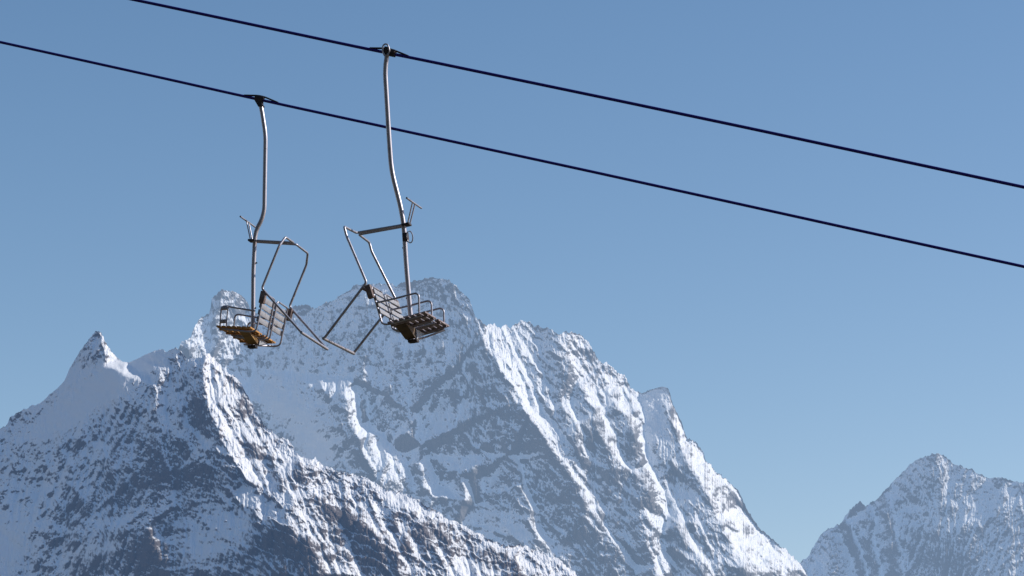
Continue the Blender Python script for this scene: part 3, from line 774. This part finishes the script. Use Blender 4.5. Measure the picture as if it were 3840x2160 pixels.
mountain("mountain", "nearer ridge with a pointed snow horn and a dark rock spur in the left foreground", crest_l, lines_l, frame_l, 5600, 50, 23, MM_L,
         shear=shear_l, amp=1.0, big=.85, jag=6.0, rock0=-.14, ledge=18, patchy=.13, soft=.07,
         carve=.65,
         rough_bl=[(368, 1290, 40, 60, 0, .7), (1250, 1830, 400, 90, 36, .5), (400, 1440, 130, 80, -30, -.92), (250, 1560, 140, 60, -30, -.6), (480, 1360, 90, 30, 0, -.7), (250, 1400, 60, 160, 35, -.7), (550, 1360, 120, 40, -25, -.6), (30, 2050, 110, 120, 0, -.8), (350, 2080, 120, 60, -25, -.8), (150, 1660, 160, 60, -30, -.3),
                   (740, 2080, 90, 60, -40, -.5), (900, 1980, 120, 50, -35, -.4)],
         rock_bl=[(375, 1270, 40, 60, 20, -.10), (392, 1275, 10, 40, -30, .16), (400, 1440, 150, 90, -30, -.35), (480, 1360, 90, 30, 0, -.3), (250, 1560, 180, 70, -30, -.15), (550, 1360, 120, 40, -25, -.2), (100, 1680, 160, 60, -30, -.05), (30, 2050, 110, 120, 0, -.3), (350, 2080, 120, 60, -25, -.25), (830, 2010, 150, 60, -40, -.12),
                  (740, 1560, 45, 75, 0, .40), (560, 1700, 150, 70, 20, .27), (270, 1690, 40, 35, 0, .28), (480, 1850, 120, 60, -30, .33), (640, 1790, 110, 60, 0, .27), (560, 2090, 100, 85, 0, .50), (650, 1950, 120, 40, -40, .34), (280, 1910, 80, 45, -30, .30), (1010, 2060, 60, 110, 20, .25),
                  (910, 1500, 38, 110, -25, .45), (1270, 1930, 110, 45, 20, .42), (1130, 2090, 110, 80, 30, .45), (1630, 1990, 120, 50, 25, .42), (1400, 2100, 260, 60, 20, .30), (1900, 2100, 160, 60, 25, .34), (1050, 1800, 120, 36, 35, .15), (1330, 1800, 120, 30, 25, .15), (1120, 1760, 330, 60, 38, .20), (130, 1780, 220, 180, -30, -.08), (1500, 2010, 350, 90, 22, .20)])

# --- farther peak at the right
crest_r = ([(2600, 2520, 150), (2850, 2280, 120)]
  + ZD((300, 1425, 110), (345, 1380, 98), (390, 1340, 92), (415, 1290, 86), (445, 1240, 78), (480, 1210, 66), (535, 1195, 58), (560, 1160, 52), (600, 1110, 40), (635, 1078, 26), (665, 1100, 44), (690, 1085, 55),
       (720, 1075, 38), (750, 1035, 14), (780, 1010, 30), (800, 980, 42), (850, 930, 18), (900, 885, -6), (960, 852, -34), (1000, 845, -52), (1025, 835, -62), (1050, 850, -48), (1100, 890, -44), (1150, 905, -58),
       (1200, 925, -72), (1240, 945, -72), (1270, 960, -84), (1310, 955, -102), (1350, 960, -120), (1400, 975, -126), (1449, 990, -140)) + [(3960, 1850, -170), (4120, 1960, -200), (4300, 2200, -220), (4800, 2750, -240), (5500, 3540, -260)])
lines_r = [
  ZD((750, 1040, 14), (765, 1100, -20), (790, 1200, -50), (800, 1290, -62), (795, 1449, -66)), ZD((790, 1040, 44), (805, 1120, 30), (815, 1240, 4), (835, 1290, -8), (850, 1449, -12)),
  ZD((665, 1105, 34), (690, 1180, -4), (690, 1290, -30), (710, 1449, -46)), ZD((685, 1110, 62), (720, 1190, 40), (720, 1280, 20), (740, 1449, 4)),
  ZD((560, 1165, 40), (590, 1220, 10), (620, 1300, -14), (650, 1449, -36)), ZD((580, 1170, 64), (640, 1290, 36), (680, 1449, 14)),
  ZD((490, 1230, 44), (520, 1300, 20), (520, 1449, -10)), ZD((530, 1240, 70), (575, 1310, 60), (600, 1400, 44), (620, 1449, 30)),
  ZD((1022, 845, -64), (1010, 950, -76), (1045, 1080, -90), (1030, 1250, -104)), ZD((1060, 870, -42), (1085, 960, -56), (1080, 1060, -80)),
  ZD((1235, 960, -76), (1215, 1010, -92), (1180, 1130, -104)), ZD((1262, 970, -66), (1245, 1030, -82)), ZD((1345, 970, -122), (1330, 1060, -134), (1310, 1150, -140)), ZD((1400, 985, -112), (1380, 1060, -124)),
]
frame_r = [[(2500, 2600, 150), (2500, 4150, 150), (3300, 4150, 60), (5540, 4150, -260), (5540, 3500, -260)], [(2500, 1600, 100), (3500, 1600, -50), (4350, 1700, -200), (5540, 3400, -260)],
           [(3420, 2250, -30), (3840, 2250, -200)]]
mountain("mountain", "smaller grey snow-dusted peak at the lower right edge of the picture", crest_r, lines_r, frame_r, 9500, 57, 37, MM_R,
         shear=lambda u: .15 - .45 * sstep(3450, 3650, u), amp=.8, big=.6, carve=.45, jag=5.0, rock0=-.035, patchy=.05, soft=.12, vmax=2230,
         rock_bl=[(3600, 2080, 200, 80, 0, .10), (3450, 2050, 60, 120, 0, .1)], rough_bl=[(3330, 1830, 40, 90, 30, -.4)])

# --- valley floor, out to the horizon
bm = bmesh.new()
bmesh.ops.create_grid(bm, x_segments=40, y_segments=40, size=40000)
g_m, t_, b_, o_ = mat("valley_grass")
tc = t_.nodes.new('ShaderNodeTexCoord'); nz_ = t_.nodes.new('ShaderNodeTexNoise'); nz_.inputs['Scale'].default_value = .02; nz_.inputs['Detail'].default_value = 8
t_.links.new(tc.outputs['Object'], nz_.inputs['Vector'])
rp = t_.nodes.new('ShaderNodeValToRGB'); rp.color_ramp.elements[0].color = (.05, .05, .03, 1); rp.color_ramp.elements[1].color = (.11, .095, .06, 1)
t_.links.new(nz_.outputs['Fac'], rp.inputs['Fac']); t_.links.new(rp.outputs['Color'], b_.inputs['Base Color']); b_.inputs['Roughness'].default_value = 1
go = obj('ground', bm, g_m, None, False)
go['kind'] = 'structure'

# --- unseen hill added behind the viewer to keep the poles' shaded sides dark
def sky_block_hill():
    na, nr_ = 90, 40
    bm = bmesh.new(); rows = []
    for i in range(na + 1):
        a = math.radians(128 + (275 - 128) * i / na)             # bearing from the view direction towards the right
        w_ = math.sin(math.pi * i / na) ** .35
        row = []
        for j in range(nr_ + 1):
            d = 70 + 2600 * (j / nr_) ** 1.6
            h = (d - 70) * .62 * w_ * (1 + .12 * math.sin(7 * a + d / 160) + .08 * math.sin(19 * a - d / 70))
            row.append(bm.verts.new((d * math.sin(a), d * math.cos(a), h - .6 + random.uniform(-.5, .5) * min(1, d / 400) * 10)))
        rows.append(row)
    for r0, r1 in zip(rows, rows[1:]):
        for j in range(nr_): bm.faces.new((r0[j], r1[j], r1[j + 1], r0[j + 1]))
    hm, t, b, o = mat("sky_block_slope")
    tc = t.nodes.new('ShaderNodeTexCoord'); nz = t.nodes.new('ShaderNodeTexNoise'); nz.inputs['Scale'].default_value = .06; nz.inputs['Detail'].default_value = 8
    t.links.new(tc.outputs['Object'], nz.inputs['Vector'])
    rp = t.nodes.new('ShaderNodeValToRGB'); rp.color_ramp.elements[0].position = .35; rp.color_ramp.elements[1].position = .65
    rp.color_ramp.elements[0].color = (.018, .026, .014, 1); rp.color_ramp.elements[1].color = (.06, .055, .035, 1)
    t.links.new(nz.outputs['Fac'], rp.inputs['Fac']); t.links.new(rp.outputs['Color'], b.inputs['Base Color']); b.inputs['Roughness'].default_value = 1
    h = obj('sky_block_hill', bm, hm, None, False); h['kind'] = 'structure'
sky_block_hill()
